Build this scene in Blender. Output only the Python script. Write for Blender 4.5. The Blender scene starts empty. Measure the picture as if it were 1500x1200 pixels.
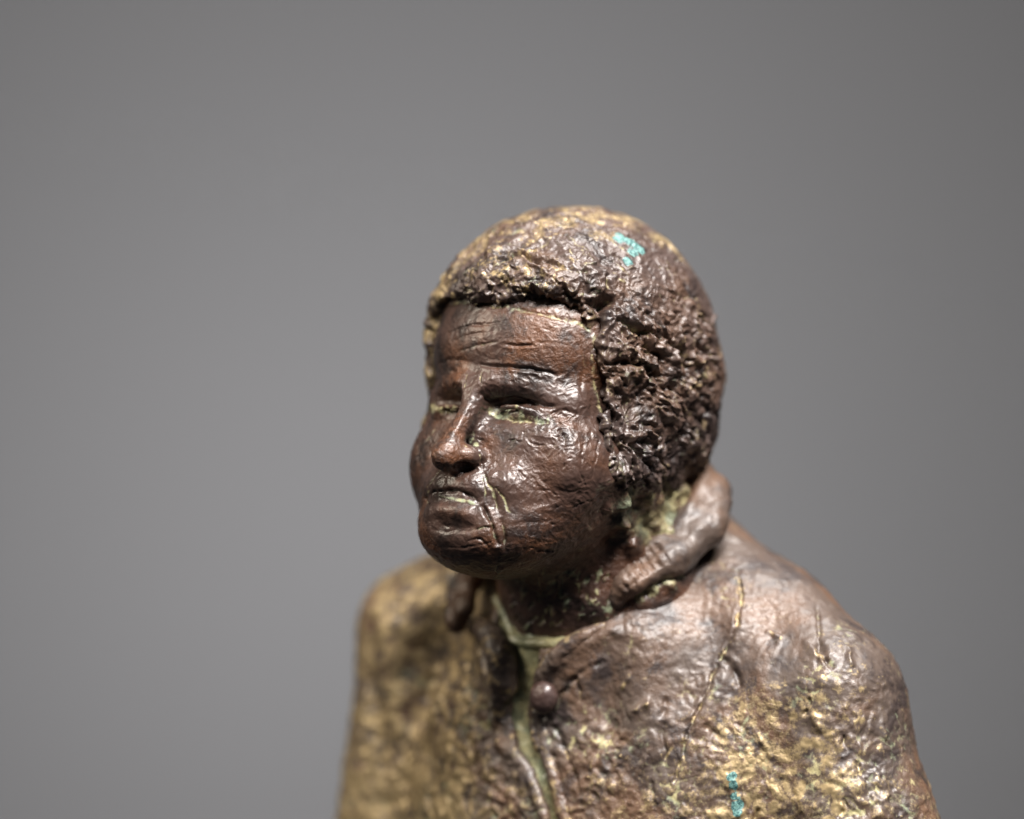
import bpy, math
import numpy as np
from mathutils import Vector
from mathutils.bvhtree import BVHTree

# ------------------------------------------------------------------ units
# everything is sculpted in units of 0.1 mm and scaled to metres at the end
S = 1e-4
CAM_D = 6000.0                       # camera distance, 0.6 m
sc = bpy.context.scene
col = sc.collection

# ------------------------------------------------------------------ camera
cd = bpy.data.cameras.new('camera')
cam = bpy.data.objects.new('camera', cd); col.objects.link(cam)
cam.location = (0, -CAM_D*S, 0)
cam.rotation_euler = (math.radians(90), 0, 0)
cd.sensor_width = 36.0
cd.lens = 36.0*CAM_D/1500.0
cd.clip_start = 0.01
cd.clip_end = 50.0
cd.dof.use_dof = True
cd.dof.focus_distance = (CAM_D-205.0)*S
cd.dof.aperture_fstop = 6.2
sc.camera = cam

# ------------------------------------------------------------------ world + lamps
w = bpy.data.worlds.new('World'); sc.world = w; w.use_nodes = True
bg = w.node_tree.nodes['Background']
bg.inputs[0].default_value = (0.80, 0.86, 1.0, 1)
bg.inputs[1].default_value = 0.03

def area(name, loc, target, size, power, colr=(1, 1, 1), size_y=None, spread=180):
    ld = bpy.data.lights.new(name, 'AREA')
    ld.energy = power; ld.color = colr; ld.size = size; ld.spread = math.radians(spread)
    if size_y:
        ld.shape = 'RECTANGLE'; ld.size_y = size_y
    o = bpy.data.objects.new(name, ld); col.objects.link(o)
    o.location = loc
    o.rotation_euler = (Vector(target)-Vector(loc)).to_track_quat('-Z', 'Y').to_euler()
    return o

area('key_lamp', (0.16, -0.46, 0.64), (0.01, 0, 0), 0.50, 22.0, (1.0, 0.97, 0.94), size_y=0.20)
area('top_lamp', (0.18, 0.05, 0.85), (0.01, 0, 0), 0.30, 6.0, (1.0, 0.97, 0.94))
area('side_lamp', (-0.75, -0.10, 0.45), (0, 0, 0), 0.30, 4.0, (1.0, 0.90, 0.74))
area('wall_lamp', (-0.09, 0.75, -0.25), (-0.08, 1.8, -0.02), 0.20, 0.76, (1.0, 0.985, 0.99), spread=58)

sc.view_settings.view_transform = 'Standard'
sc.view_settings.look = 'None'
sc.view_settings.exposure = 0.0
sc.view_settings.gamma = 1.0

# ------------------------------------------------------------------ numpy helpers
rng = np.random.default_rng(7)
F32 = np.float32

def ell(p, c, r):
    x = (p[0]-c[0]); y = (p[1]-c[1]); z = (p[2]-c[2])
    k0 = np.sqrt((x/r[0])**2+(y/r[1])**2+(z/r[2])**2)+1e-6
    k1 = np.sqrt((x/r[0]**2)**2+(y/r[1]**2)**2+(z/r[2]**2)**2)+1e-9
    return k0*(k0-1)/k1

def cap(p, a, b, ra, rb):
    a = np.asarray(a, F32); b = np.asarray(b, F32); d = b-a
    L = float(d@d)
    t = ((p[0]-a[0])*d[0]+(p[1]-a[1])*d[1]+(p[2]-a[2])*d[2])/L
    t = np.clip(t, 0, 1)
    q = np.sqrt((p[0]-a[0]-t*d[0])**2+(p[1]-a[1]-t*d[1])**2+(p[2]-a[2]-t*d[2])**2)
    return q-(ra+(rb-ra)*t)

def sph(p, c, r):
    return np.sqrt((p[0]-c[0])**2+(p[1]-c[1])**2+(p[2]-c[2])**2)-r

def su(a, b, k):
    h = np.clip(0.5+0.5*(b-a)/k, 0, 1)
    return b*(1-h)+a*h-k*h*(1-h)

def ss(a, b, k):            # a minus b
    return -su(-a, b, k)

def polydist(p, pts):
    """distance to a polyline in 3D and the parameter 0..1 along it"""
    pts = np.asarray(pts, F32)
    best = None; n = len(pts)-1
    for i in range(n):
        a = pts[i]; d = pts[i+1]-a; L = float(d@d)+1e-9
        t = np.clip(((p[0]-a[0])*d[0]+(p[1]-a[1])*d[1]+(p[2]-a[2])*d[2])/L, 0, 1)
        q = (p[0]-a[0]-t*d[0])**2+(p[1]-a[1]-t*d[1])**2+(p[2]-a[2]-t*d[2])**2
        if best is None:
            best = q; par = (i+t)/n
        else:
            m = q < best
            par = np.where(m, (i+t)/n, par); best = np.minimum(best, q)
    return np.sqrt(best), par

def poly2(u, z, pts):
    best = None
    for (ax, az), (bx, bz) in zip(pts[:-1], pts[1:]):
        dx, dz = bx-ax, bz-az; L = dx*dx+dz*dz+1e-9
        t = np.clip(((u-ax)*dx+(z-az)*dz)/L, 0, 1)
        q = (u-ax-t*dx)**2+(z-az-t*dz)**2
        best = q if best is None else np.minimum(best, q)
    return np.sqrt(best)

def smooth_path(pts, n=6):
    pts = [np.asarray(q, float) for q in pts]
    if len(pts) < 3: return pts
    out = []
    P = [2*pts[0]-pts[1]]+pts+[2*pts[-1]-pts[-2]]
    for i in range(1, len(P)-2):
        for k in range(n):
            t = k/n
            out.append(0.5*((2*P[i])+(-P[i-1]+P[i+1])*t+(2*P[i-1]-5*P[i]+4*P[i+1]-P[i+2])*t*t+(-P[i-1]+3*P[i]-3*P[i+1]+P[i+2])*t**3))
    out.append(pts[-1])
    return out

# gradient noise ---------------------------------------------------
_perm = rng.permutation(256).astype(np.int64); _perm = np.concatenate([_perm, _perm, _perm])
_g = rng.normal(size=(256, 3)); _g /= np.linalg.norm(_g, axis=1)[:, None]; _g = _g.astype(F32)

_p32 = _perm.astype(np.int32); _gx, _gy, _gz = (np.ascontiguousarray(_g[:, k]) for k in range(3))

def perlin(P, scale, seed=0):
    out = np.empty(len(P), F32)
    for c in range(0, len(P), 65536):                 # chunks that stay in cache
        Q = (P[c:c+65536]/scale+np.array([seed*17.13, seed*7.77, seed*3.31])).astype(F32).T
        i = np.floor(Q); f = Q-i; i = i.astype(np.int32) & 255
        s = f*f*f*(f*(f*6-15)+10); g = f-1
        fx, fy, fz = (f[0], g[0]), (f[1], g[1]), (f[2], g[2])
        v = []
        for dx in (0, 1):
            hx = _p32.take(i[0]+dx)+i[1]
            for dy in (0, 1):
                hy = _p32.take(hx+dy)+i[2]
                e = []
                for dz in (0, 1):
                    h = _p32.take(hy+dz)
                    e.append(_gx.take(h)*fx[dx]+_gy.take(h)*fy[dy]+_gz.take(h)*fz[dz])
                v.append(e[0]+(e[1]-e[0])*s[2])
        a = v[0]+(v[1]-v[0])*s[1]; b = v[2]+(v[3]-v[2])*s[1]
        out[c:c+65536] = (a+(b-a)*s[0])*1.6
    return out

def fbm(P, scale, oct=3, seed=0, gain=0.5):
    v = 0; a = 1; t = 0
    for k in range(oct):
        v = v+a*perlin(P, scale/2**k, seed+k*5); t += a; a *= gain
    return v/t

def ridged(P, scale, seed=0, sharp=1.0):
    return 1-2*np.minimum(1, np.abs(perlin(P, scale, seed))*1.8)**sharp      # 1 on ridge lines, -1 away

def sstep(a, b, x):
    t = np.clip((x-a)/(b-a), 0, 1); return t*t*(3-2*t)

def worley(P, scale, seed=0):
    """nearest-cell distance (0..~1) for rounded pebbly relief"""
    Q = P/scale+seed*11.7
    i = np.floor(Q).astype(np.int64); f = (Q-i).astype(F32)
    best = np.full(len(P), 9.0, F32)
    for dx in (-1, 0, 1):
        for dy in (-1, 0, 1):
            for dz in (-1, 0, 1):
                h = _perm[_perm[_perm[(i[:, 0]+dx) & 255]+((i[:, 1]+dy) & 255)]+((i[:, 2]+dz) & 255)] & 255
                o = _g[h]*0.5+0.5
                d = (f[:, 0]-dx-o[:, 0])**2+(f[:, 1]-dy-o[:, 1])**2+(f[:, 2]-dz-o[:, 2])**2
                best = np.minimum(best, d)
    return np.sqrt(best)

# iso-surface ------------------------------------------------------
def surface_nets(fn, lo, hi, step, coarse=4):
    lo = np.asarray(lo, float); hi = np.asarray(hi, float)
    H = step*coarse
    n = np.ceil((hi-lo)/H).astype(int)+1
    ax = [lo[k]+H*np.arange(n[k]) for k in range(3)]
    G = np.meshgrid(*ax, indexing='ij')
    C = fn([g.ravel().astype(F32) for g in G]).reshape(n)
    act = np.abs(C) < H*1.9
    # dilate cells
    cell = np.zeros(n-1, bool)
    for dx in (0, 1):
        for dy in (0, 1):
            for dz in (0, 1):
                cell |= act[dx:n[0]-1+dx, dy:n[1]-1+dy, dz:n[2]-1+dz]
    fnN = (n-1)*coarse+1
    vol = np.repeat(np.repeat(np.repeat(C, coarse, 0), coarse, 1), coarse, 2)[:fnN[0], :fnN[1], :fnN[2]].astype(F32)
    m = np.repeat(np.repeat(np.repeat(cell, coarse, 0), coarse, 1), coarse, 2)
    mask = np.zeros(fnN, bool)
    mask[:-1, :-1, :-1] = m
    mask[1:, :-1, :-1] |= m; mask[:-1, 1:, :-1] |= m; mask[:-1, :-1, 1:] |= m
    idx = np.argwhere(mask)
    out = np.empty(len(idx), F32); CH = 600000
    for s in range(0, len(idx), CH):
        q = idx[s:s+CH]
        out[s:s+CH] = fn([(lo[k]+step*q[:, k]).astype(F32) for k in range(3)])
    vol[mask] = out
    ins = vol < 0
    N = np.array(vol.shape)-1
    cnt = np.zeros(N, np.int8)
    for dx in (0, 1):
        for dy in (0, 1):
            for dz in (0, 1):
                cnt += ins[dx:N[0]+dx, dy:N[1]+dy, dz:N[2]+dz]
    A = np.argwhere((cnt > 0) & (cnt < 8))
    ids = np.full(N, -1, np.int64); ids[A[:, 0], A[:, 1], A[:, 2]] = np.arange(len(A))
    acc = np.zeros((len(A), 3)); num = np.zeros(len(A))
    cs = [(0, 0, 0), (1, 0, 0), (0, 1, 0), (1, 1, 0), (0, 0, 1), (1, 0, 1), (0, 1, 1), (1, 1, 1)]
    val = [vol[A[:, 0]+c[0], A[:, 1]+c[1], A[:, 2]+c[2]] for c in cs]
    for a in range(8):
        for b in range(a+1, 8):
            if sum(abs(cs[a][k]-cs[b][k]) for k in range(3)) != 1: continue
            va, vb = val[a], val[b]
            cr = (va < 0) != (vb < 0)
            t = np.where(cr, va/np.where(cr, va-vb, 1), 0)
            for k in range(3):
                acc[:, k] += np.where(cr, cs[a][k]+t*(cs[b][k]-cs[a][k]), 0)
            num += cr
    V = lo+step*(A+acc/num[:, None])
    quads = []
    for k in range(3):
        a, b = (k+1) % 3, (k+2) % 3
        s0 = [slice(None)]*3; s1 = [slice(None)]*3
        s0[k] = slice(0, -1); s1[k] = slice(1, None)
        e0, e1 = ins[tuple(s0)], ins[tuple(s1)]
        E = np.argwhere(e0 != e1)
        ok = (E[:, a] > 0) & (E[:, b] > 0) & (E[:, a] < N[a]) & (E[:, b] < N[b])
        E = E[ok]
        fl = e0[E[:, 0], E[:, 1], E[:, 2]]
        def g(da, db):
            q = E.copy(); q[:, a] += da; q[:, b] += db
            return ids[q[:, 0], q[:, 1], q[:, 2]]
        q = np.stack([g(-1, -1), g(0, -1), g(0, 0), g(-1, 0)], 1)
        q[~fl] = q[~fl][:, ::-1]
        quads.append(q)
    Q = np.concatenate(quads)
    Q = Q[(Q >= 0).all(1)]
    return V, Q

def make_mesh(V, Q, name):
    me = bpy.data.meshes.new(name)
    me.vertices.add(len(V)); me.vertices.foreach_set('co', np.asarray(V, F32).ravel())
    me.loops.add(Q.size); me.loops.foreach_set('vertex_index', Q.ravel().astype(np.int32))
    me.polygons.add(len(Q)); me.polygons.foreach_set('loop_start', (np.arange(len(Q))*4).astype(np.int32))
    me.update(calc_edges=True)
    me.shade_smooth()
    return me

def drop_unused(V, Q):
    u = np.unique(Q); mp = np.full(len(V), -1, np.int64); mp[u] = np.arange(len(u))
    return V[u], mp[Q]

def refine(V, Q):
    """one Catmull-Clark step on a quad mesh (open borders keep their vertices)"""
    nV, nF = len(V), len(Q)
    Fp = V[Q].mean(1)
    Ea = np.stack([Q, np.roll(Q, -1, 1)], -1).reshape(-1, 2); Es = np.sort(Ea, 1)
    key = Es[:, 0]*nV+Es[:, 1]
    uk, inv, cnt = np.unique(key, return_inverse=True, return_counts=True)
    a, b = uk//nV, uk % nV; nE = len(uk)
    fi = np.repeat(np.arange(nF), 4)
    fs = np.stack([np.bincount(inv, Fp[fi, k], nE) for k in range(3)], 1)
    mid = (V[a]+V[b])/2
    inner = cnt == 2
    Ep = np.where(inner[:, None], (V[a]+V[b]+fs)/4, mid)
    val = np.bincount(a, minlength=nV)+np.bincount(b, minlength=nV)
    nf = np.maximum(np.bincount(Q.ravel(), minlength=nV), 1)
    Fa = np.stack([np.bincount(Q.ravel(), np.repeat(Fp[:, k], 4), nV) for k in range(3)], 1)/nf[:, None]
    Ra = np.stack([np.bincount(a, mid[:, k], nV)+np.bincount(b, mid[:, k], nV) for k in range(3)], 1)/np.maximum(val, 1)[:, None]
    n = np.maximum(val, 3)[:, None]
    Vp = (Fa+2*Ra+(n-3)*V)/n
    bd = np.zeros(nV, bool); bd[a[cnt != 2]] = True; bd[b[cnt != 2]] = True
    Vp[bd] = V[bd]
    W = np.concatenate([Vp, Ep, Fp])
    ei = inv.reshape(nF, 4)+nV; fc = np.arange(nF)+nV+nE
    NQ = np.concatenate([np.stack([Q[:, k], ei[:, k], fc, ei[:, k-1]], 1) for k in range(4)])
    return W, NQ

def coords(me):
    a = np.empty(len(me.vertices)*3, F32); me.vertices.foreach_get('co', a); return a.reshape(-1, 3)

def normals(me):
    a = np.empty(len(me.vertices)*3, F32); me.vertex_normals.foreach_get('vector', a); return a.reshape(-1, 3)

def edges(me):
    a = np.empty(len(me.edges)*2, np.int32); me.edges.foreach_get('vertices', a); return a.reshape(-1, 2)

def relax(v, E, n):
    """n rounds of neighbour averaging of a per-vertex array"""
    N = len(v); deg = np.bincount(E[:, 0], minlength=N)+np.bincount(E[:, 1], minlength=N)
    deg = np.maximum(deg, 1)
    v = v.astype(np.float64)
    for _ in range(n):
        if v.ndim == 1:
            s = np.bincount(E[:, 0], v[E[:, 1]], N)+np.bincount(E[:, 1], v[E[:, 0]], N)
            v = 0.4*v+0.6*s/deg
        else:
            v = np.stack([0.4*v[:, k]+0.6*(np.bincount(E[:, 0], v[E[:, 1], k], N)+np.bincount(E[:, 1], v[E[:, 0], k], N))/deg for k in range(v.shape[1])], 1)
    return v

def attr(me, name, v):
    a = me.attributes.new(name, 'FLOAT', 'POINT'); a.data.foreach_set('value', np.clip(v, 0, 1).astype(F32))

# frames -----------------------------------------------------------
class Frame:
    """local (u = the figure's left, f = forward, z = up) <-> scene units"""
    def __init__(s, x, y, deg):
        s.x, s.y = x, y; s.c = math.cos(math.radians(deg)); s.s = math.sin(math.radians(deg))
    def to_world(s, P):
        P = np.asarray(P, float)
        return np.stack([s.x+P[..., 0]*s.c-P[..., 1]*s.s, s.y-P[..., 0]*s.s-P[..., 1]*s.c, P[..., 2]], -1)
    def to_local(s, W):
        W = np.asarray(W, float); dx = W[..., 0]-s.x; dy = W[..., 1]-s.y
        return np.stack([dx*s.c-dy*s.s, -dx*s.s-dy*s.c, W[..., 2]], -1)
    def ray(s, px, py):
        o = s.to_local(np.array([0, -CAM_D, 0]))
        t = s.to_local(np.array([px-750.0, 0, 600.0-py]))
        d = t-o
        return Vector(o), Vector(d/np.linalg.norm(d))

HEAD = Frame(80, 0, 38)
BODY = Frame(172, 110, 36)

def march(fn, fr, px, py):
    o, d = fr.ray(px, py); o = np.array(o); d = np.array(d); t = CAM_D-900.0
    for _ in range(160):
        q = o+d*t
        v = float(fn([np.array([q[0]], F32), np.array([q[1]], F32), np.array([q[2]], F32)])[0])
        if v < 0.4: break
        t += max(0.4, v*0.7)
        if t > CAM_D+900: break
    return o+d*t

class Sculpt:
    """a dense mesh plus tools that cut creases and lay deposits at points found on its surface"""
    def __init__(s, me, fr):
        s.me, s.fr = me, fr
        s.P = coords(me).astype(np.float64); s.N = normals(me); s.n = len(s.P)
        s.h = np.zeros(s.n)
        s.m = {k: np.zeros(s.n) for k in ('patina', 'gold', 'teal')}
        me.calc_loop_triangles()
        s.bvh = BVHTree.FromPolygons([Vector(v) for v in s.P], [tuple(p.vertices) for p in me.polygons])
        s.E = edges(me)
        s.wb = np.stack([perlin(s.P, 17, 3+k)+0.35*perlin(s.P, 6, 13+k) for k in range(3)], 1)
        s.md = np.clip(0.85+0.8*perlin(s.P, 13, 23), 0.25, 1.3); s.rm = np.clip(0.6+1.2*perlin(s.P, 11, 29), 0, 1.3)
        s.cr = np.clip(0.75+0.8*fbm(s.P, 9, 2, 31), 0, 1); s.bl = fbm(s.P, 14, 3, 9, 0.7)
        s.g0 = s.P[:, [0, 2]].min(0); ij = ((s.P[:, [0, 2]]-s.g0)/24).astype(int)
        s.gn = ij.max(0)+1; cid = ij[:, 0]*s.gn[1]+ij[:, 1]
        s.order = np.argsort(cid, kind='stable'); s.start = np.searchsorted(cid[s.order], np.arange(s.gn[0]*s.gn[1]+1))
    def hit(s, px, py):
        o, d = s.fr.ray(px, py)
        r = s.bvh.ray_cast(o, d)
        return None if r[0] is None else np.array(r[0])
    def path(s, pts, n=5):
        pts = smooth_path([(float(a), float(b)) for a, b in pts], n)
        out = [s.hit(*q) for q in pts]
        return [q for q in out if q is not None]
    def near(s, A, R):
        A = np.asarray(A); lo = A.min(0)-R; hi = A.max(0)+R
        c0 = np.clip(((lo[[0, 2]]-s.g0)/24).astype(int), 0, s.gn-1); c1 = np.clip(((hi[[0, 2]]-s.g0)/24).astype(int), 0, s.gn-1)
        I = np.concatenate([s.order[s.start[i*s.gn[1]+c0[1]]:s.start[i*s.gn[1]+c1[1]+1]] for i in range(c0[0], c1[0]+1)])
        Q = s.P[I]
        return I[((Q > lo) & (Q < hi)).all(1)]
    def stroke(s, pts, wd, depth, patina=0, gold=0, taper=True, rim=0.0, wob=2.0):
        A = s.path(pts)
        if len(A) < 2: return
        I = s.near(A, wd*4+wob*2)
        if not len(I): return
        P0 = s.P[I]
        Q = P0+s.wb[I]*wob
        d, par = polydist([Q[:, 0], Q[:, 1], Q[:, 2]], A)
        tp = np.sqrt(np.clip(4*par*(1-par), 0, 1)) if taper else 1.0
        md = s.md[I] if wd < 5 else 1.0
        g = np.exp(-(d/wd)**2)*tp
        s.h[I] += depth*g*md
        if rim:
            s.h[I] += rim*np.exp(-((d-1.9*wd)/wd)**2)*tp*s.rm[I]
        crumb = s.cr[I]
        if patina: s.m['patina'][I] = np.maximum(s.m['patina'][I], patina*g*crumb)
        if gold: s.m['gold'][I] = np.maximum(s.m['gold'][I], gold*g*crumb)
    def blob(s, px, py, r, depth=0, **mask):
        c = s.hit(px, py)
        if c is None: return
        I = s.near([c], r*2.2)
        d = np.linalg.norm(s.P[I]-c, axis=1)
        g = np.exp(-(d/r)**2)
        s.h[I] += depth*g
        br = np.clip(g*1.25, 0, 1)*np.clip(0.45+1.5*s.bl[I], 0, 1)
        if 'teal' in mask: br = np.clip(g*1.7*(0.7+0.9*s.bl[I]), 0, 1)
        for k, a in mask.items():
            s.m[k][I] = np.maximum(s.m[k][I], a*br)
    def finish(s, name, mat, parent, cav_gain=1.0, cav_bias=0.25, gold_gain=0.5):
        V = s.P+s.N*s.h[:, None]
        # concavity of the finished relief: deposits sit in hollows, rubbed metal on the proud spots
        L3 = relax(V, s.E, 3); c1 = ((L3-V)*s.N).sum(1)
        L9 = relax(L3, s.E, 10); c2 = ((L9-V)*s.N).sum(1)
        c = c1*0.9+c2*0.35
        s.cav = c
        br = 0.5+0.9*fbm(s.P, 60, 3, 21)
        pat = sstep(cav_bias, cav_bias+1.4, c*cav_gain)*np.clip(br, 0, 1)
        s.m['patina'] = np.maximum(s.m['patina'], pat*0.9)
        s.m['gold'] = np.maximum(s.m['gold'], sstep(0.3, 1.6, -c)*gold_gain*np.clip(0.5+1.1*fbm(s.P, 45, 2, 33), 0, 1))
        W = s.fr.to_world(V)*S
        s.me.vertices.foreach_set('co', W.astype(F32).ravel())
        for k, v in s.m.items(): attr(s.me, k, v)
        s.me.update()
        s.me.name = name; s.me.materials.clear(); s.me.materials.append(mat)
        o = bpy.data.objects.new(name, s.me); col.objects.link(o); o.parent = parent
        return o

# ------------------------------------------------------------------ materials
def nt(m):
    m.use_nodes = True; t = m.node_tree; t.nodes.clear(); return t

def bronze(name, dark, mid, warm, pat=(0.48, 0.42, 0.21), pat2=(0.27, 0.30, 0.19), gold=(0.42, 0.31, 0.165), rough=0.36, fine=1.0, gloss=0.4):
    m = bpy.data.materials.new(name); t = nt(m); N = t.nodes; Lk = t.links
    def n(kind, **kw):
        x = N.new(kind)
        for k, v in kw.items(): setattr(x, k, v)
        return x
    def noise(scale, det=4, rough_=0.6, dist=0):
        x = n('ShaderNodeTexNoise'); x.inputs['Scale'].default_value = scale
        x.inputs['Detail'].default_value = det; x.inputs['Roughness'].default_value = rough_
        x.inputs['Distortion'].default_value = dist
        Lk.new(geo.outputs['Object'], x.inputs['Vector']); return x
    def ramp(src, a, b):
        x = n('ShaderNodeMapRange'); x.interpolation_type = 'SMOOTHSTEP'
        x.inputs[1].default_value = a; x.inputs[2].default_value = b
        Lk.new(src, x.inputs[0]); return x.outputs[0]
    def mix(fac, a, b):
        x = n('ShaderNodeMix', data_type='RGBA')
        if isinstance(fac, float): x.inputs[0].default_value = fac
        else: Lk.new(fac, x.inputs[0])
        for i, v in ((6, a), (7, b)):
            if isinstance(v, tuple): x.inputs[i].default_value = (*v, 1)
            else: Lk.new(v, x.inputs[i])
        return x.outputs[2]
    def math_(op, a, b):
        x = n('ShaderNodeMath', operation=op)
        for i, v in enumerate((a, b)):
            if isinstance(v, (int, float)): x.inputs[i].default_value = v
            else: Lk.new(v, x.inputs[i])
        return x.outputs[0]
    geo = n('ShaderNodeTexCoord')
    def at(nm):
        x = n('ShaderNodeAttribute', attribute_name=nm); return x.outputs['Fac']
    n1 = noise(75, 4, 0.6, 0.6); n2 = noise(190, 5, 0.65, 0.4); n3 = noise(1400, 3, 0.6); n4 = noise(480, 5, 0.7); n5 = noise(2300, 4, 0.7)
    c = mix(ramp(n1.outputs[0], 0.40, 0.64), mid, warm)
    c = mix(ramp(n2.outputs[0], 0.46, 0.66), c, dark)
    # deposits, broken up by grain
    pf = math_('ADD', at('patina'), math_('MULTIPLY', math_('SUBTRACT', math_('ADD', math_('MULTIPLY', n4.outputs[0], 0.35), math_('MULTIPLY', n5.outputs[0], 0.65)), 0.5), 1.7))
    pf = math_('MULTIPLY', ramp(pf, 0.20, 0.95), 0.92)
    pcol = mix(ramp(n2.outputs[0], 0.42, 0.6), pat, pat2)
    gf = math_('ADD', at('gold'), math_('MULTIPLY', math_('SUBTRACT', math_('ADD', math_('MULTIPLY', n4.outputs[0], 0.4), math_('MULTIPLY', n5.outputs[0], 0.6)), 0.5), 1.7))
    gf = ramp(gf, 0.27, 0.80)
    tf = ramp(math_('ADD', at('teal'), math_('MULTIPLY', math_('SUBTRACT', n4.outputs[0], 0.5), 0.6)), 0.42, 0.6)
    tcol = mix(ramp(n5.outputs[0], 0.42, 0.62), (0.012, 0.070, 0.072), (0.17, 0.34, 0.31))
    c = mix(gf, c, gold)
    c = mix(pf, c, pcol)
    c = mix(tf, c, tcol)
    met = math_('MULTIPLY', math_('SUBTRACT', 1.0, math_('MAXIMUM', pf, tf)), math_('ADD', 0.10, math_('MULTIPLY', gf, 0.45)))
    rg = math_('ADD', math_('ADD', rough-0.10, math_('MULTIPLY', n4.outputs[0], 0.22)), math_('MULTIPLY', math_('MAXIMUM', pf, tf), 0.25))
    b = n('ShaderNodeBsdfPrincipled')
    Lk.new(c, b.inputs['Base Color']); Lk.new(met, b.inputs['Metallic']); Lk.new(rg, b.inputs['Roughness'])
    b.inputs['Specular IOR Level'].default_value = 0.6
    b.inputs['Coat Weight'].default_value = gloss; b.inputs['Coat Roughness'].default_value = 0.24
    bm1 = n('ShaderNodeBump'); bm1.inputs['Distance'].default_value = 0.0004*fine; Lk.new(math_('ADD', 0.25, math_('MULTIPLY', ramp(n1.outputs[0], 0.36, 0.62), 0.65)), bm1.inputs['Strength'])
    vo = n('ShaderNodeTexVoronoi', feature='DISTANCE_TO_EDGE'); vo.inputs['Scale'].default_value = 1150
    wv = n('ShaderNodeVectorMath', operation='ADD'); wsc = n('ShaderNodeVectorMath', operation='SCALE'); wsc.inputs['Scale'].default_value = 0.0022
    Lk.new(n4.outputs['Color'], wsc.inputs[0]); Lk.new(geo.outputs['Object'], wv.inputs[0]); Lk.new(wsc.outputs[0], wv.inputs[1])
    Lk.new(wv.outputs[0], vo.inputs['Vector'])
    vc = ramp(vo.outputs['Distance'], 0.0, 0.16)
    hsum = math_('ADD', math_('ADD', math_('MULTIPLY', n4.outputs[0], 0.9), math_('MULTIPLY', n3.outputs[0], 0.7)), math_('MULTIPLY', vc, 0.16))
    Lk.new(hsum, bm1.inputs['Height']); Lk.new(bm1.outputs[0], b.inputs['Normal'])
    out = n('ShaderNodeOutputMaterial'); Lk.new(b.outputs[0], out.inputs[0])
    return m

M_face = bronze('bronze_skin', (0.026, 0.015, 0.012), (0.067, 0.037, 0.028), (0.118, 0.048, 0.022), rough=0.40, fine=0.65, gloss=0.3)
M_hair = bronze('bronze_hair', (0.028, 0.018, 0.016), (0.076, 0.050, 0.042), (0.098, 0.054, 0.035), rough=0.44, fine=0.5, gloss=0.2)
M_coat = bronze('bronze_coat', (0.044, 0.031, 0.028), (0.096, 0.068, 0.054), (0.135, 0.074, 0.044), rough=0.48, fine=0.45, gloss=0.15)
M_button = bronze('bronze_button', (0.05, 0.03, 0.026), (0.075, 0.044, 0.038), (0.09, 0.046, 0.032), rough=0.36, fine=0.2)
M_shirt = bronze('bronze_shirt', (0.16, 0.17, 0.10), (0.26, 0.27, 0.16), (0.30, 0.25, 0.12), rough=0.5)

def simple_wall(name):
    m = bpy.data.materials.new(name); t = nt(m); N = t.nodes; Lk = t.links
    tc = N.new('ShaderNodeTexCoord'); nz = N.new('ShaderNodeTexNoise'); nz.inputs['Scale'].default_value = 1.3
    nz.inputs['Detail'].default_value = 3
    Lk.new(tc.outputs['Object'], nz.inputs['Vector'])
    mp = N.new('ShaderNodeMapRange'); mp.inputs[3].default_value = 0.26; mp.inputs[4].default_value = 0.28
    Lk.new(nz.outputs[0], mp.inputs[0])
    cb = N.new('ShaderNodeCombineColor')
    for i, k in enumerate((0.99, 0.99, 1.02)):
        mu = N.new('ShaderNodeMath'); mu.operation = 'MULTIPLY'; mu.inputs[1].default_value = k
        Lk.new(mp.outputs[0], mu.inputs[0]); Lk.new(mu.outputs[0], cb.inputs[i])
    b = N.new('ShaderNodeBsdfPrincipled'); b.inputs['Roughness'].default_value = 0.9
    b.inputs['Specular IOR Level'].default_value = 0.1
    Lk.new(cb.outputs[0], b.inputs['Base Color'])
    o = N.new('ShaderNodeOutputMaterial'); Lk.new(b.outputs[0], o.inputs[0])
    return m

# ------------------------------------------------------------------ the background wall
def build_wall():
    nx, nz = 24, 16; W, H = 5.0, 3.2
    V = [(-W/2+W*i/nx, 0, -H/2+H*j/nz) for j in range(nz+1) for i in range(nx+1)]
    Fc = [(j*(nx+1)+i, j*(nx+1)+i+1, (j+1)*(nx+1)+i+1, (j+1)*(nx+1)+i) for j in range(nz) for i in range(nx)]
    me = bpy.data.meshes.new('wall'); me.from_pydata(V, [], Fc); me.update()
    me.materials.append(simple_wall('grey_wall_paint'))
    o = bpy.data.objects.new('wall', me); col.objects.link(o); o.location = (0, 1.8, 0)
    so = o.modifiers.new('thickness', 'SOLIDIFY'); so.thickness = 0.05; so.offset = -1
    o['kind'] = 'structure'; o['label'] = 'plain grey wall far out of focus behind the statuette'
build_wall()

# ------------------------------------------------------------------ the statuette
root = bpy.data.objects.new('bronze_statuette', None); col.objects.link(root)
root.location = (0, 0, 0)
root['label'] = 'patinated brown bronze statuette of a stout person in a buttoned coat'
root['category'] = 'statuette'

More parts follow.
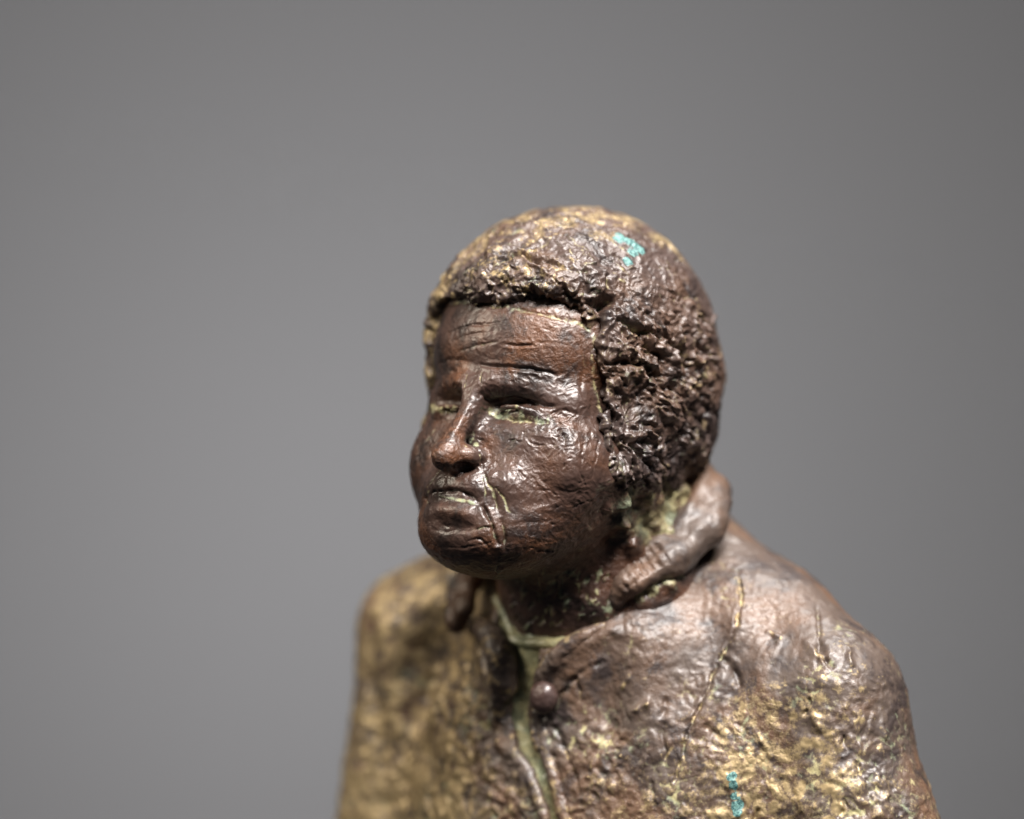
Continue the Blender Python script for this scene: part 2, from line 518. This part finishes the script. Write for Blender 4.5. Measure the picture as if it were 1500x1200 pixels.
# --- head -----------------------------------------------------------
def face_sdf(p):
    u, f, z = p
    q = [np.abs(u), f, z]
    d = ell(p, (0, 0, 95), (178, 192, 165))                      # skull
    d = su(d, ell(p, (0, 54, -72), (172, 178, 142)), 40)          # cheeks and jaw
    d = su(d, ell(p, (0, 142, -158), (126, 126, 82)), 40)         # jowls
    d = su(d, cap(p, (0, 0, -120), (0, -120, -420), 122, 150), 50)  # neck
    d = su(d, ell(q, (92, 136, -84), (70, 70, 70)), 40)           # cheek apples
    d = su(d, ell(p, (0, 184, -110), (96, 84, 40)), 26)           # upper lip
    d = su(d, ell(p, (0, 68, 76), (150, 138, 108)), 40)          # forehead
    d = su(d, cap(q, (27, 203, 30), (118, 142, 8), 17, 19), 30)  # brow ridge
    d = su(d, cap(p, (84, -84, -130), (96, -66, -270), 70, 84), 40)   # thick nape behind the jaw
    d = su(d, cap(p, (138, -8, -128), (84, 36, -285), 20, 18), 26)   # cord of the neck
    # eye sockets
    d = ss(d, ell(q, (64, 222, 6), (46, 46, 19)), 22)
    d = ss(d, ell(q, (26, 236, 8), (18, 34, 24)), 16)
    # eyelids
    d = su(d, ell(q, (66, 156, -6), (40, 44, 15)), 16)
    up, _ = polydist(q, [(36, 199, 2), (50, 203, 4), (66, 203, 4), (84, 195, -2), (104, 178, -13)])
    d = su(d, up-3.6, 5)
    d = su(d, cap(p, (0, 210, 28), (0, 272, -54), 8, 15), 34)    # nose
    d = su(d, ell(p, (0, 272, -66), (22, 32, 23)), 10)
    d = su(d, ell(q, (22, 249, -66), (16, 22, 14)), 10)
    d = ss(d, ell(q, (19, 267, -82), (11, 18, 9)), 4)            # nostrils
    d = su(d, ell(p, (0, 183, -176), (98, 92, 60)), 24)           # lower lip and chin
    return d

hl_edge = None
def hair_sdf(p):
    u, f, z = p
    q = [np.abs(u), f, z]
    # cap of hair around the skull
    d = ell(p, (0, -12, 100), (204, 220, 197))
    d = su(d, ell(p, (100, -12, 25), (96, 146, 150)), 50)
    d = su(d, ell(p, (-98, 4, 18), (93, 136, 148)), 50)
    d = su(d, ell(p, (0, -90, 20), (172, 148, 168)), 60)
    d = su(d, ell(p, (64, -90, -44), (104, 104, 92)), 40)
    d = su(d, ell(q, (131, 50, -54), (62, 95, 78)), 30)          # sideburns
    # the face opening: no hair in here
    aw = np.abs(u)-(156-0.05*z)
    tz = z-158
    op = np.maximum(su(-aw, -tz, 60)*-1, (104+0.2*z)-f)
    d = ss(d, op, 14)
    # fringe roll
    d = su(d, cap(p, (0, 160, 190), (108, 118, 185), 35, 35), 20)
    d = su(d, cap(p, (0, 160, 190), (-100, 112, 178), 35, 26), 20)
    # lower hem
    hem = (-124+0.13*f)-z
    d = -su(-d, -hem, 18)
    return d

import time as _t
T0 = _t.time()
V, Q = surface_nets(face_sdf, (-230, -260, -430), (230, 330, 310), 2.6)
hv = hair_sdf([V[:, k].astype(F32) for k in range(3)])
keep = ~((hv[Q] < -14).all(1))
V, Q = drop_unused(V, Q[keep])
sk = Sculpt(make_mesh(*refine(V, Q), 'head'), HEAD)
print('head', len(V), sk.n, _t.time()-T0)

P = sk.P
facem = sstep(-20, 60, P[:, 1])
PWf = P+np.stack([fbm(P, 22, 2, 150+k) for k in range(3)], 1)*9
fore = 1-0.55*sstep(40, 75, P[:, 2])
sk.h += 2.0*fbm(P, 34, 3, 2)*facem*fore+(0.7*fbm(P, 9, 2, 4)+0.8*ridged(PWf*np.array([1, 1, 1.5]), 13, 6)*np.clip(0.5+fbm(P, 50, 2, 7), 0, 1)*(1-0.75*np.exp(-(((P[:, 1]-265)/60)**2+((P[:, 2]+150)/70)**2+(P[:, 0]/90)**2))))*fore

st = sk.stroke
# forehead
st([(703, 535), (753, 539), (786, 542), (816, 549)], 2.8, -4.5, patina=0.35, rim=1.5)
st([(736, 503), (760, 506), (783, 506)], 2.4, -3, rim=1.2)
st([(668, 516), (700, 506), (732, 500)], 2.2, -1.6, patina=0.5)
st([(655, 490), (690, 476), (740, 474)], 2.4, -1.6, patina=0.35)
st([(660, 500), (690, 490), (725, 485)], 2.4, -1.4, patina=0.3)
st([(640, 535), (660, 527), (685, 528)], 3, -2)
# brow wrinkles
for a in ([(705, 546), (703, 563)], [(718, 556), (722, 580)], [(729, 562), (730, 577)], [(736, 565), (738, 578)], [(684, 548), (679, 570)], [(667, 560), (664, 573)], [(675, 556), (672, 575)]):
    st(a, 1.7, -3, patina=0.9)
# brow fold, near side
st([(705, 566), (722, 578), (752, 576), (785, 581), (812, 588)], 9, 3, taper=True)
st([(702, 574), (719, 587), (753, 581), (786, 591), (818, 596)], 3.2, -7)
# near eye
st([(724, 596), (738, 588), (755, 586), (775, 593), (798, 608)], 2.2, -3)
st([(715, 604), (740, 614), (770, 617), (805, 620)], 3.0, -3, patina=0.8)
for x, y in ((724, 604), (732, 608), (742, 611), (752, 612), (764, 613), (776, 613), (788, 614), (800, 616), (745, 600), (760, 601)):
    sk.blob(x, y, 9, 0, patina=1.0)
st([(722, 603), (738, 609), (758, 613), (796, 617)], 5.0, 0, patina=0.9, taper=False, wob=5)
st([(628, 597), (648, 601), (666, 599)], 6.5, 0, patina=0.9, taper=False, wob=4)
# crow's feet and cheek creases
for a in ([(806, 612), (820, 620), (832, 618)], [(808, 604), (826, 602), (840, 606)], [(826, 622), (840, 612), (844, 604)], [(836, 600), (846, 610)], [(744, 644), (755, 645), (765, 651)], [(808, 648), (815, 657)], [(822, 684), (838, 672)], [(858, 636), (852, 665), (850, 690)], [(838, 745), (852, 738), (872, 728)], [(700, 640), (710, 645)]):
    st(a, 1.7, -2.2, patina=0.4, rim=0.4, wob=4)
# far eye
for x, y in ((636, 598), (648, 600), (660, 601)): sk.blob(x, y, 11, 0, patina=1.1)
# nose
st([(699, 655), (706, 668), (705, 686)], 3.0, -6, patina=0.6)
for x, y in ((692, 636), (690, 642), (687, 648), (684, 654), (697, 652)): sk.blob(x, y, 4.2, 0, patina=1.2)
st([(690, 580), (673, 620), (655, 646)], 5, 2.0)
# folds from nose to mouth
st([(704, 688), (709, 712), (710, 730)], 1.8, -1.5, patina=1.0)
st([(707, 688), (721, 722), (730, 748)], 2.4, -3, patina=1.1, rim=0.0)
st([(720, 710), (739, 733), (746, 749), (755, 754)], 2.0, -1.6, patina=1.1, rim=0.0)
st([(706, 738), (719, 768), (731, 802)], 3.0, -7, patina=0.7, rim=0.5)
st([(733, 758), (739, 782), (736, 806)], 2.6, -4, patina=0.6)
# sagging cheek beside the fold
st([(703, 690), (728, 740), (738, 800)], 13, -5)
st([(742, 680), (764, 725), (770, 765)], 24, 3.5)
st([(800, 640), (790, 690), (800, 740)], 22, -5)
st([(830, 610), (838, 660), (832, 720)], 16, 5)
for a in ([(770, 640), (785, 652), (800, 650)], [(820, 630), (828, 645)], [(790, 700), (806, 716), (815, 735)], [(760, 690), (772, 706)], [(850, 690), (858, 715)], [(880, 640), (872, 670), (868, 700)], [(770, 800), (800, 808), (830, 800)]):
    st(a, 1.9, -2.4, rim=0.5, patina=0.3, wob=4)
# mouth
st([(620, 731), (638, 722), (667, 720), (688, 726), (704, 737)], 2.8, -6.5)
st([(640, 725), (667, 732), (688, 735), (702, 741)], 2.4, 0.8, patina=1.5)
st([(622, 730), (632, 742)], 2.4, -3, patina=0.5)
st([(650, 700), (652, 712)], 6, -2)
# lower lip and chin furrows
st([(640, 768), (670, 773), (700, 770)], 9, -4)
st([(622, 750), (660, 748), (698, 754)], 13, 8)
for y0, d in ((774, 1.2), (797, 1.2), (811, 1.0)):
    st([(630, y0), (660, y0+5), (700, y0+2), (722, y0-4)], 2.2, -d, wob=3)
st([(690, 777), (708, 773), (719, 775)], 2, -3, patina=0.8)
st([(684, 792), (704, 790), (716, 803)], 2, -3, patina=0.6)
# far cheek scratches
for a in ([(625, 715), (640, 695), (650, 680)], [(618, 740), (630, 716)], [(622, 650), (640, 626)], [(612, 715), (618, 760)]):
    st(a, 2.2, -1.5, patina=0.6)
# seam between face and hair, full of deposit
st([(652, 446), (690, 443), (745, 452), (800, 462), (842, 472), (866, 486)], 4.0, -2, patina=0.75, taper=False, wob=4)
st([(870, 492), (868, 540), (872, 575), (884, 615), (896, 660), (908, 700)], 4.0, 2, patina=0.75, taper=False, wob=3)
st([(852, 500), (856, 535), (850, 575)], 3, -2, patina=0.3)
# brushed skin texture: short shallow tool marks
for _ in range(200):
    x = rng.uniform(610, 880); y = rng.uniform(470, 830); a = rng.uniform(-0.6, 0.9) if y > 600 else rng.normal(0, 0.25)
    L = rng.uniform(6, 18)
    st([(x, y), (x+L*math.cos(a)*0.5, y+L*math.sin(a)*0.5+rng.normal(0, 2)), (x+L*math.cos(a), y+L*math.sin(a))], rng.uniform(1.2, 2.0), rng.uniform(-0.9, -0.2), wob=4)
# neck deposits
for _ in range(90):
    x, y = rng.uniform(720, 905), rng.uniform(838, 925)
    a = rng.uniform(-2.2, -0.4); L = rng.uniform(8, 22)
    st([(x, y), (x+L*0.5*math.cos(a)+rng.normal(0, 2), y+L*0.5*math.sin(a)), (x+L*math.cos(a), y+L*math.sin(a))], rng.uniform(1.5, 3), rng.choice([-2.5, 2.5]), patina=rng.uniform(0.7, 1.2))
for _ in range(50):
    t = rng.uniform(); sk.blob(990-100*t+rng.normal(0, 6), 838+48*t+rng.normal(0, 7), rng.uniform(5, 11), rng.normal(0, 3), patina=1.0)
for _ in range(70):
    sk.blob(rng.uniform(895, 1030), rng.uniform(690, 800), rng.uniform(8, 16), rng.normal(1, 5), patina=rng.uniform(0.2, 0.7))
for _ in range(40):
    t = rng.uniform(); sk.blob(905-70*t+rng.normal(0, 8), 705+130*t+rng.normal(0, 8), rng.uniform(6, 12), rng.normal(0, 1.5), patina=0.4)
c0 = sk.hit(966, 742)
if c0 is not None:
    dd = np.linalg.norm((sk.P-c0)*np.array([1, 0.6, 1]), axis=1)
    sk.m['patina'] = np.maximum(sk.m['patina'], 0.8*sstep(88, 38, dd)*np.clip(0.7+0.9*fbm(sk.P, 30, 3, 77), 0, 1))
    sk.h += sstep(84, 44, dd)*(9*fbm(sk.P, 34, 2, 78)+4*fbm(sk.P, 14, 2, 79))
head = sk.finish('head', M_face, root, cav_gain=0.8, cav_bias=0.5, gold_gain=0.05)
print('head done', _t.time()-T0)

# --- hair ------------------------------------------------------------
V, Q = surface_nets(hair_sdf, (-260, -300, -150), (260, 260, 330), 2.8)
fv = face_sdf([V[:, k].astype(F32) for k in range(3)])
keep = ~((fv[Q] < -16).all(1))
V, Q = drop_unused(V, Q[keep])
hr = Sculpt(make_mesh(*refine(V, Q), 'hair'), HEAD)
print('hair', len(V), hr.n, _t.time()-T0)
P = hr.P
warp = np.stack([fbm(P, 40, 2, 50+k) for k in range(3)], 1)
PW = P+warp*16
top = sstep(60, 230, P[:, 2])*sstep(-120, 60, P[:, 1]) 
rough_m = (1-0.5*sstep(-20, -150, P[:, 1]))*(1-0.5*sstep(140, 260, P[:, 2]+0.25*P[:, 0]-0.35*np.maximum(P[:, 1], 0)))*(1+0.45*sstep(170, 60, P[:, 2])*sstep(40, 140, P[:, 0]))
curl = ridged(PW, 30, 3, 0.8)
curl2 = ridged(PW*np.array([1, 1, 1.4]), 15, 8, 0.8)
hr.h += (1.1*curl+0.8*curl2+4.6*fbm(PW, 26, 3, 16, 0.6)+15.0*(0.5-worley(P+warp*26, 60, 5)))*rough_m+6*fbm(P, 75, 2, 12)*rough_m+0.7*ridged(PW, 8.5, 15)
sth = hr.stroke
# deep gaps between locks
sth([(892, 438), (878, 456), (873, 488)], 8, -24, taper=False)
for a in ([(876, 452), (874, 480), (872, 510)], [(905, 462), (930, 485), (960, 490)], [(955, 492), (985, 500), (1005, 525), (1015, 555)],
          [(890, 535), (925, 530), (955, 545), (985, 580)], [(880, 585), (900, 610), (905, 650), (925, 690)], [(915, 640), (935, 660), (955, 690)],
          [(820, 430), (850, 445), (880, 447), (905, 440)], [(760, 425), (800, 440), (840, 450)], [(730, 380), (770, 372), (800, 385)]):
    sth(a, 6, -15, rim=4, wob=7)
for _ in range(230):                                   # locks swept back from the face
    x = rng.uniform(880, 1050); y = rng.uniform(440, 705); a = 0.55+rng.normal(0, 0.45)+0.9*sstep(560, 700, y); L = rng.uniform(22, 58)
    sth([(x, y), (x+L*0.5*math.cos(a), y+L*0.5*math.sin(a)+rng.normal(0, 4)), (x+L*math.cos(a+0.35), y+L*math.sin(a+0.35))], rng.uniform(2.2, 4.4), rng.choice([-7, -5, 4, 6]), wob=5)
for _ in range(170):
    x = rng.uniform(670, 1000); y = rng.uniform(315, 440); a = -0.35+0.0035*(x-670)+rng.normal(0, 0.45); L = rng.uniform(16, 46)
    sth([(x, y), (x+L*0.5*math.cos(a), y+L*0.5*math.sin(a)+rng.normal(0, 3)), (x+L*math.cos(a), y+L*math.sin(a))], rng.uniform(2, 3.8), rng.choice([-3.5, -2.5, 2.2, 3.2]), wob=5, patina=rng.choice([0, 0, 0.6]))
# curls along the fringe
for i in range(46):
    x = rng.uniform(680, 870); y = 425+0.14*(x-680)+rng.uniform(-28, 14)
    r = rng.uniform(4, 7)
    sth([(x+r*math.cos(t), y+r*math.sin(t)) for t in np.linspace(0, 4.6, 6)+rng.uniform(0, 6)], 2.2, 4.5, gold=0.5)
for x, y, r in ((912, 352, 11), (924, 358, 11), (935, 366, 10), (920, 382, 8), (926, 372, 7), (908, 345, 7)):
    hr.blob(x, y, r*1.15, 1.5, teal=1.0)
for _ in range(50):
    hr.blob(rng.uniform(685, 830), rng.uniform(325, 420), rng.uniform(8, 20), 0, gold=0.75)
for _ in range(60):
    hr.blob(rng.uniform(700, 930), rng.uniform(303, 326), rng.uniform(8, 16), 0, gold=1.1)
for _ in range(40):
    hr.blob(rng.uniform(625, 668), rng.uniform(400, 600), rng.uniform(8, 16), 0, gold=1.0)
for _ in range(60):
    hr.blob(rng.uniform(880, 1040), rng.uniform(500, 720), rng.uniform(8, 18), 0, patina=0.42)
for _ in range(40):
    hr.blob(rng.uniform(1000, 1050), rng.uniform(420, 690), rng.uniform(8, 16), 0, gold=0.6)
hr.m['gold'] = np.maximum(hr.m['gold'], (0.7*sstep(190, 285, P[:, 2])+0.9*sstep(-20, -140, P[:, 0])+0.4*sstep(20, -120, P[:, 1]))*np.clip(0.5+1.2*fbm(P, 40, 3, 18), 0, 1))
hair = hr.finish('hair', M_hair, root, cav_gain=0.95, cav_bias=0.45, gold_gain=0.5)
print('hair done', _t.time()-T0)

# --- coat ------------------------------------------------------------
def coat0(p):
    u, f, z = p
    d = ell(p, (0, 0, -640), (375, 226, 460))
    d = su(d, cap(p, (40, -60, -208), (344, -10, -418), 95, 98), 50)
    d = su(d, ell(p, (212, -35, -312), (110, 88, 76)), 60)
    d = su(d, cap(p, (-30, -40, -166), (-368, 0, -350), 100, 106), 40)
    d = su(d, cap(p, (344, -10, -418), (512, 0, -1000), 98, 152), 60)
    d = su(d, cap(p, (-368, 0, -350), (-430, 10, -1000), 106, 140), 40)
    d = su(d, ell(p, (0, 40, -350), (190, 178, 120)), 60)
    return d

print('coat path', _t.time()-T0)
open_px = [(745, 905), (760, 945), (763, 1000), (757, 1050), (772, 1100), (800, 1150), (818, 1205), (835, 1300), (845, 1500)]
open_uz = [tuple(march(coat0, BODY, *q)[[0, 2]]) for q in open_px]
neck_c = BODY.to_local(HEAD.to_world(np.array([0, 20, 0])))
def coat_sdf(p):
    u, f, z = p
    d0 = coat0(p)
    # neck hole
    d = ss(d0, cap(p, (neck_c[0], neck_c[1]+40, -215), (neck_c[0], neck_c[1]-30, 0), 128, 180), 14)
    # front opening
    od = poly2(u, z, open_uz)+np.where(f > 0, 0, 400)
    wd = 17+16*np.clip((z+450)/90, 0, 1)
    S_ = np.maximum(od-wd, -(d0+22))
    d = ss(d, S_, 8)
    return np.maximum(d, -1000-z)

V, Q = surface_nets(coat_sdf, (-640, -300, -1010), (650, 290, -90), 4.4)
ct = Sculpt(make_mesh(*refine(V, Q), 'coat'), BODY)
print('coat', len(V), ct.n, _t.time()-T0)
P = ct.P
warp = np.stack([fbm(P, 60, 2, 60+k) for k in range(3)], 1)
PW = P+warp*14
peb = worley(PW, 19, 2)
lowm = sstep(-330, -470, P[:, 2])                      # rougher lower down
roughm = np.clip(0.02+0.55*lowm+1.5*fbm(P, 120, 2, 70), 0.03, 1.15)
ct.h += 4*fbm(P, 130, 2, 40)+2.6*fbm(P, 42, 3, 41)
ct.h += roughm*(5.0*(0.55-peb)+1.0*ridged(PW, 16, 44)+3.0*fbm(PW, 22, 3, 45, 0.6))+0.8*fbm(P, 9, 2, 46)
peb2 = worley(PW, 10.5, 7)
grain = np.clip(0.25+0.5*lowm+1.2*fbm(P, 90, 2, 72), 0.05, 1)
ct.h += grain*2.6*(0.5-peb2)
cs_ = ct.stroke
cs_([(1082, 835), (1086, 880), (1076, 930), (1056, 965), (1032, 1020), (1006, 1080), (990, 1145)], 2.8, -5, gold=1.1, rim=1.0, taper=False, wob=4)
cs_([(1090, 900), (1078, 950), (1050, 1010), (1020, 1080)], 14, 6)
cs_([(812, 1062), (828, 1100), (846, 1150)], 3, -5, gold=0.9)
cs_([(840, 990), (846, 1010), (848, 1030)], 3, -4, gold=0.7)
cs_([(1197, 880), (1199, 930), (1196, 980)], 3, -4, gold=0.4)
cs_([(953, 1140), (958, 1185)], 3, -3, gold=0.6)
cs_([(930, 945), (948, 935)], 3, 4, gold=0.6)
cs_([(920, 1050), (935, 1040), (958, 1028)], 8, 6)
cs_([(895, 925), (840, 952), (800, 985), (783, 1030), (788, 1080), (806, 1140), (822, 1200)], 12, 6, taper=False)
cs_([(830, 1200), (815, 1120), (806, 1060), (835, 1000), (880, 970)], 4, -4, taper=False, patina=0.3)
cs_([(700, 925), (728, 945), (738, 1000), (730, 1055)], 11, 7, taper=False)
cs_([(735, 1085), (770, 1120), (790, 1170), (800, 1200)], 9, 6, taper=False)
cs_([(545, 900), (540, 1000), (560, 1100), (555, 1200)], 16, -10)
cs_([(580, 1010), (610, 960), (640, 900)], 20, -8)
cs_([(600, 1100), (640, 1040), (660, 960)], 18, 8)
cs_([(1130, 960), (1150, 1040), (1140, 1130)], 16, -4)
cs_([(905, 930), (888, 1010), (900, 1100)], 26, -10)
cs_([(960, 900), (940, 1000), (960, 1120)], 34, 8)
cs_([(1060, 850), (1110, 1000), (1085, 1160)], 36, 9)
cs_([(1115, 880), (1160, 960), (1175, 1080)], 26, -4)
cs_([(650, 930), (620, 1040), (640, 1180)], 26, -10)
for _ in range(26):
    x = rng.uniform(850, 1300); y = rng.uniform(900, 1190); L = rng.uniform(20, 60); a = rng.uniform(0.6, 2.2)
    cs_([(x, y), (x+L*0.5*math.cos(a)+rng.normal(0, 5), y+L*0.5*math.sin(a)), (x+L*math.cos(a), y+L*math.sin(a))], rng.uniform(2.5, 6), rng.choice([-6, -4, 4]), gold=rng.choice([0, 0.8]))
# rivulets of stitched bumps on the far panel
for i in range(16):
    t = i/15
    ct.blob(700+22*math.sin(t*3), 950+t*150, 7, 6, gold=0.6)
def specks(n, x0, x1, y0, y1, r0, r1, a, key='gold', bump=2.0):
    for _ in range(n):
        ct.blob(rng.uniform(x0, x1), rng.uniform(y0, y1), rng.uniform(r0, r1), rng.uniform(0, bump), **{key: a*rng.uniform(0.6, 1)})
for _ in range(50):
    t = rng.uniform(); ct.blob(975-95*t+rng.normal(0, 5), 835+55*t+rng.normal(0, 6), rng.uniform(4, 9), rng.uniform(-2, 4), patina=1.0)
specks(110, 505, 720, 830, 1200, 10, 26, 0.8)
specks(60, 620, 780, 1030, 1200, 5, 14, 0.9)
specks(90, 1130, 1300, 980, 1200, 6, 20, 0.9)
specks(30, 1180, 1290, 890, 1010, 6, 14, 0.5)
specks(50, 850, 1100, 1080, 1200, 4, 9, 0.7)
specks(24, 760, 900, 900, 960, 4, 9, 0.7)
specks(18, 1060, 1110, 770, 850, 8, 18, 0.5)
for x, y, r in ((1072, 1138, 8), (1074, 1152, 8), (1077, 1166, 8), (1080, 1180, 9), (1082, 1192, 8)):
    ct.blob(x, y, r, 2, teal=1.0)
ct.m['gold'] *= sstep(0.05, 0.5, 0.85-peb+0.25*fbm(P, 8, 2, 47))
wear = 0.3+1.1*sstep(-60, -220, P[:, 0])+0.75*sstep(180, 300, P[:, 0])*sstep(-360, -440, P[:, 2])*sstep(470, 380, P[:, 0])+0.45*sstep(-430, -600, P[:, 2])+0.2*sstep(330, 420, P[:, 0])*sstep(-430, -330, P[:, 2])
ct.m['gold'] = np.maximum(ct.m['gold'], wear*np.clip(0.55+0.8*fbm(PW, 26, 4, 48, 0.75), 0, 1)*(0.45+0.55*sstep(0.1, 0.55, 0.9-peb)))
ct.m['patina'] = np.maximum(ct.m['patina'], 0.75*grain*sstep(0.48, 0.80, peb2)*np.clip(0.55+1.1*fbm(P, 70, 2, 73), 0, 1)+0.35*grain*sstep(0.55, 0.85, peb))
coat = ct.finish('coat', M_coat, root, cav_gain=0.8, cav_bias=0.30, gold_gain=0.9)
print('coat done', _t.time()-T0)

# --- shirt under the coat ---------------------------------------------
def shirt_sdf(p):
    u, f, z = p
    d = coat0(p)+10
    d = np.maximum(d, poly2(u, z, open_uz)-46)
    d = np.maximum(d, -f+20)
    return np.maximum(d, -990-z)
V, Q = surface_nets(shirt_sdf, (-260, -200, -1000), (260, 300, -130), 5)
shm = Sculpt(make_mesh(*refine(V, Q), 'shirt'), BODY)
shm.h += 4*fbm(shm.P, 30, 3, 81)+1.6*fbm(shm.P, 10, 2, 84)
shm.m['patina'][:] = 0.6+0.8*fbm(shm.P, 26, 3, 82)
shirt = shm.finish('shirt', M_shirt, root)

# --- collar -------------------------------------------------------------
def strip_sdf(path, rw, rt):
    """a thick rounded band swept along a path: rw tall, rt thick"""
    pts = np.array(smooth_path(path, 5))
    def fn(p):
        d, par = polydist(p, pts)
        r = np.interp(par, np.linspace(0, 1, len(rw)), rw)
        return d-r
    return fn, pts.min(0)-max(rw)-8, pts.max(0)+max(rw)+8

# (u, f, z) in the head frame
col_path = [(-160, 50, -308), (-182, 12, -265), (-190, -45, -215), (-150, -130, -150), (-60, -200, -112), (60, -205, -105), (150, -150, -112), (176, -98, -158), (162, -60, -196), (142, -14, -222), (127, 24, -242), (112, 58, -272)]
col_path[-2:] = [(122, 16, -244), (92, 26, -284)]
cp = np.array(smooth_path(col_path, 5))
ctr = np.array([0, -60, 0])
inw = ctr-cp; inw[:, 2] = 0; inw /= np.linalg.norm(inw, axis=1)[:, None]
k_ = np.linspace(0, 1, len(cp))
up_ = np.interp(k_, [0, 0.5, 0.62, 0.85, 1], [14, 16, 22, 16, 6])[:, None]
c_hi = cp+inw*10+np.array([0, 0, 1])*up_; c_lo = cp-inw*5-np.array([0, 0, 1])*up_*0.5
r_lo = [14, 20, 22, 22, 22, 23, 25, 29, 29, 26, 22, 13]
def collar_sdf(p):
    d1, t1 = polydist(p, c_hi[::2]); d2, t2 = polydist(p, c_lo[::2])
    return su(d1-np.interp(t1, [0, 0.5, 0.9, 1], [10, 14, 15, 9]), d2-np.interp(t2, np.linspace(0, 1, len(r_lo)), r_lo), 16)
V, Q = surface_nets(collar_sdf, np.minimum(c_hi, c_lo).min(0)-36, np.maximum(c_hi, c_lo).max(0)+36, 2.8)
cl = Sculpt(make_mesh(*refine(V, Q), 'collar'), HEAD)
cl.h += 9*fbm(cl.P, 50, 2, 91)+1.5*fbm(cl.P, 14, 2, 93)
for i in range(9):
    t = i/8
    cl.stroke([(885+75*t, 846-48*t), (902+75*t, 872-46*t)], 4, -7)
collar = cl.finish('collar', M_coat, coat, cav_gain=0.3, cav_bias=0.5, gold_gain=0.4)

def yoke_sdf(p):
    d = ell(p, (0, -22, -340), (125, 97, 22))
    return su(d, cap(p, (-52, 54, -332), (-106, 30, -280), 9, 7), 16)
V, Q = surface_nets(yoke_sdf, (-160, -90, -380), (160, 175, -240), 3.0)
ic = Sculpt(make_mesh(*refine(V, Q), 'shirt_collar'), HEAD)
ic.h += 4*fbm(ic.P, 30, 3, 98)
ic.m['patina'] += 0.8*np.clip(fbm(ic.P, 30, 3, 99)+0.45, 0, 1)
ic.finish('shirt_collar', M_shirt, shirt, gold_gain=0.2)

# --- lapels lying on the coat -------------------------------------------
def lapel(px, rad, sink, seed):
    fx = [march(coat0, BODY, *q) for q in px]
    fx = [q-np.array([0, sink, 0]) for q in fx]
    fn, lo, hi = strip_sdf(fx, rad, 0)
    V, Q = surface_nets(fn, lo, hi, 3.0)
    lp = Sculpt(make_mesh(*refine(V, Q), 'lapel'), BODY)
    lp.h += 4*fbm(lp.P, 26, 3, seed)+1.6*(0.5-worley(lp.P, 13, seed))
    lp.m['gold'] += 0.8*np.clip(0.2+1.3*fbm(lp.P, 18, 3, seed+3), 0, 1)
    lp.finish('lapel', M_coat, coat, cav_gain=0.3, cav_bias=0.4, gold_gain=0.5)
lapel([(684, 912), (720, 928), (737, 960), (740, 1000), (733, 1045)], [10, 20, 24, 22, 9], -5, 101)
lapel([(893, 914), (852, 934), (814, 962), (791, 996), (788, 1042), (796, 1092), (812, 1150), (828, 1205)], [6, 13, 15, 13, 12, 11, 11, 11], 5, 105)

# --- button ---------------------------------------------------------------
bc = march(coat0, BODY, 802, 1022)+np.array([0, 10, 0])
def button_sdf(p):
    return ell(p, tuple(bc), (23, 16, 24))
V, Q = surface_nets(button_sdf, bc-32, bc+32, 2.0)
bt = Sculpt(make_mesh(*refine(V, Q), 'button'), BODY)
bt.h += 2.2*fbm(bt.P, 20, 3, 95)
button = bt.finish('button', M_button, coat, gold_gain=0.0)
print('all', _t.time()-T0)
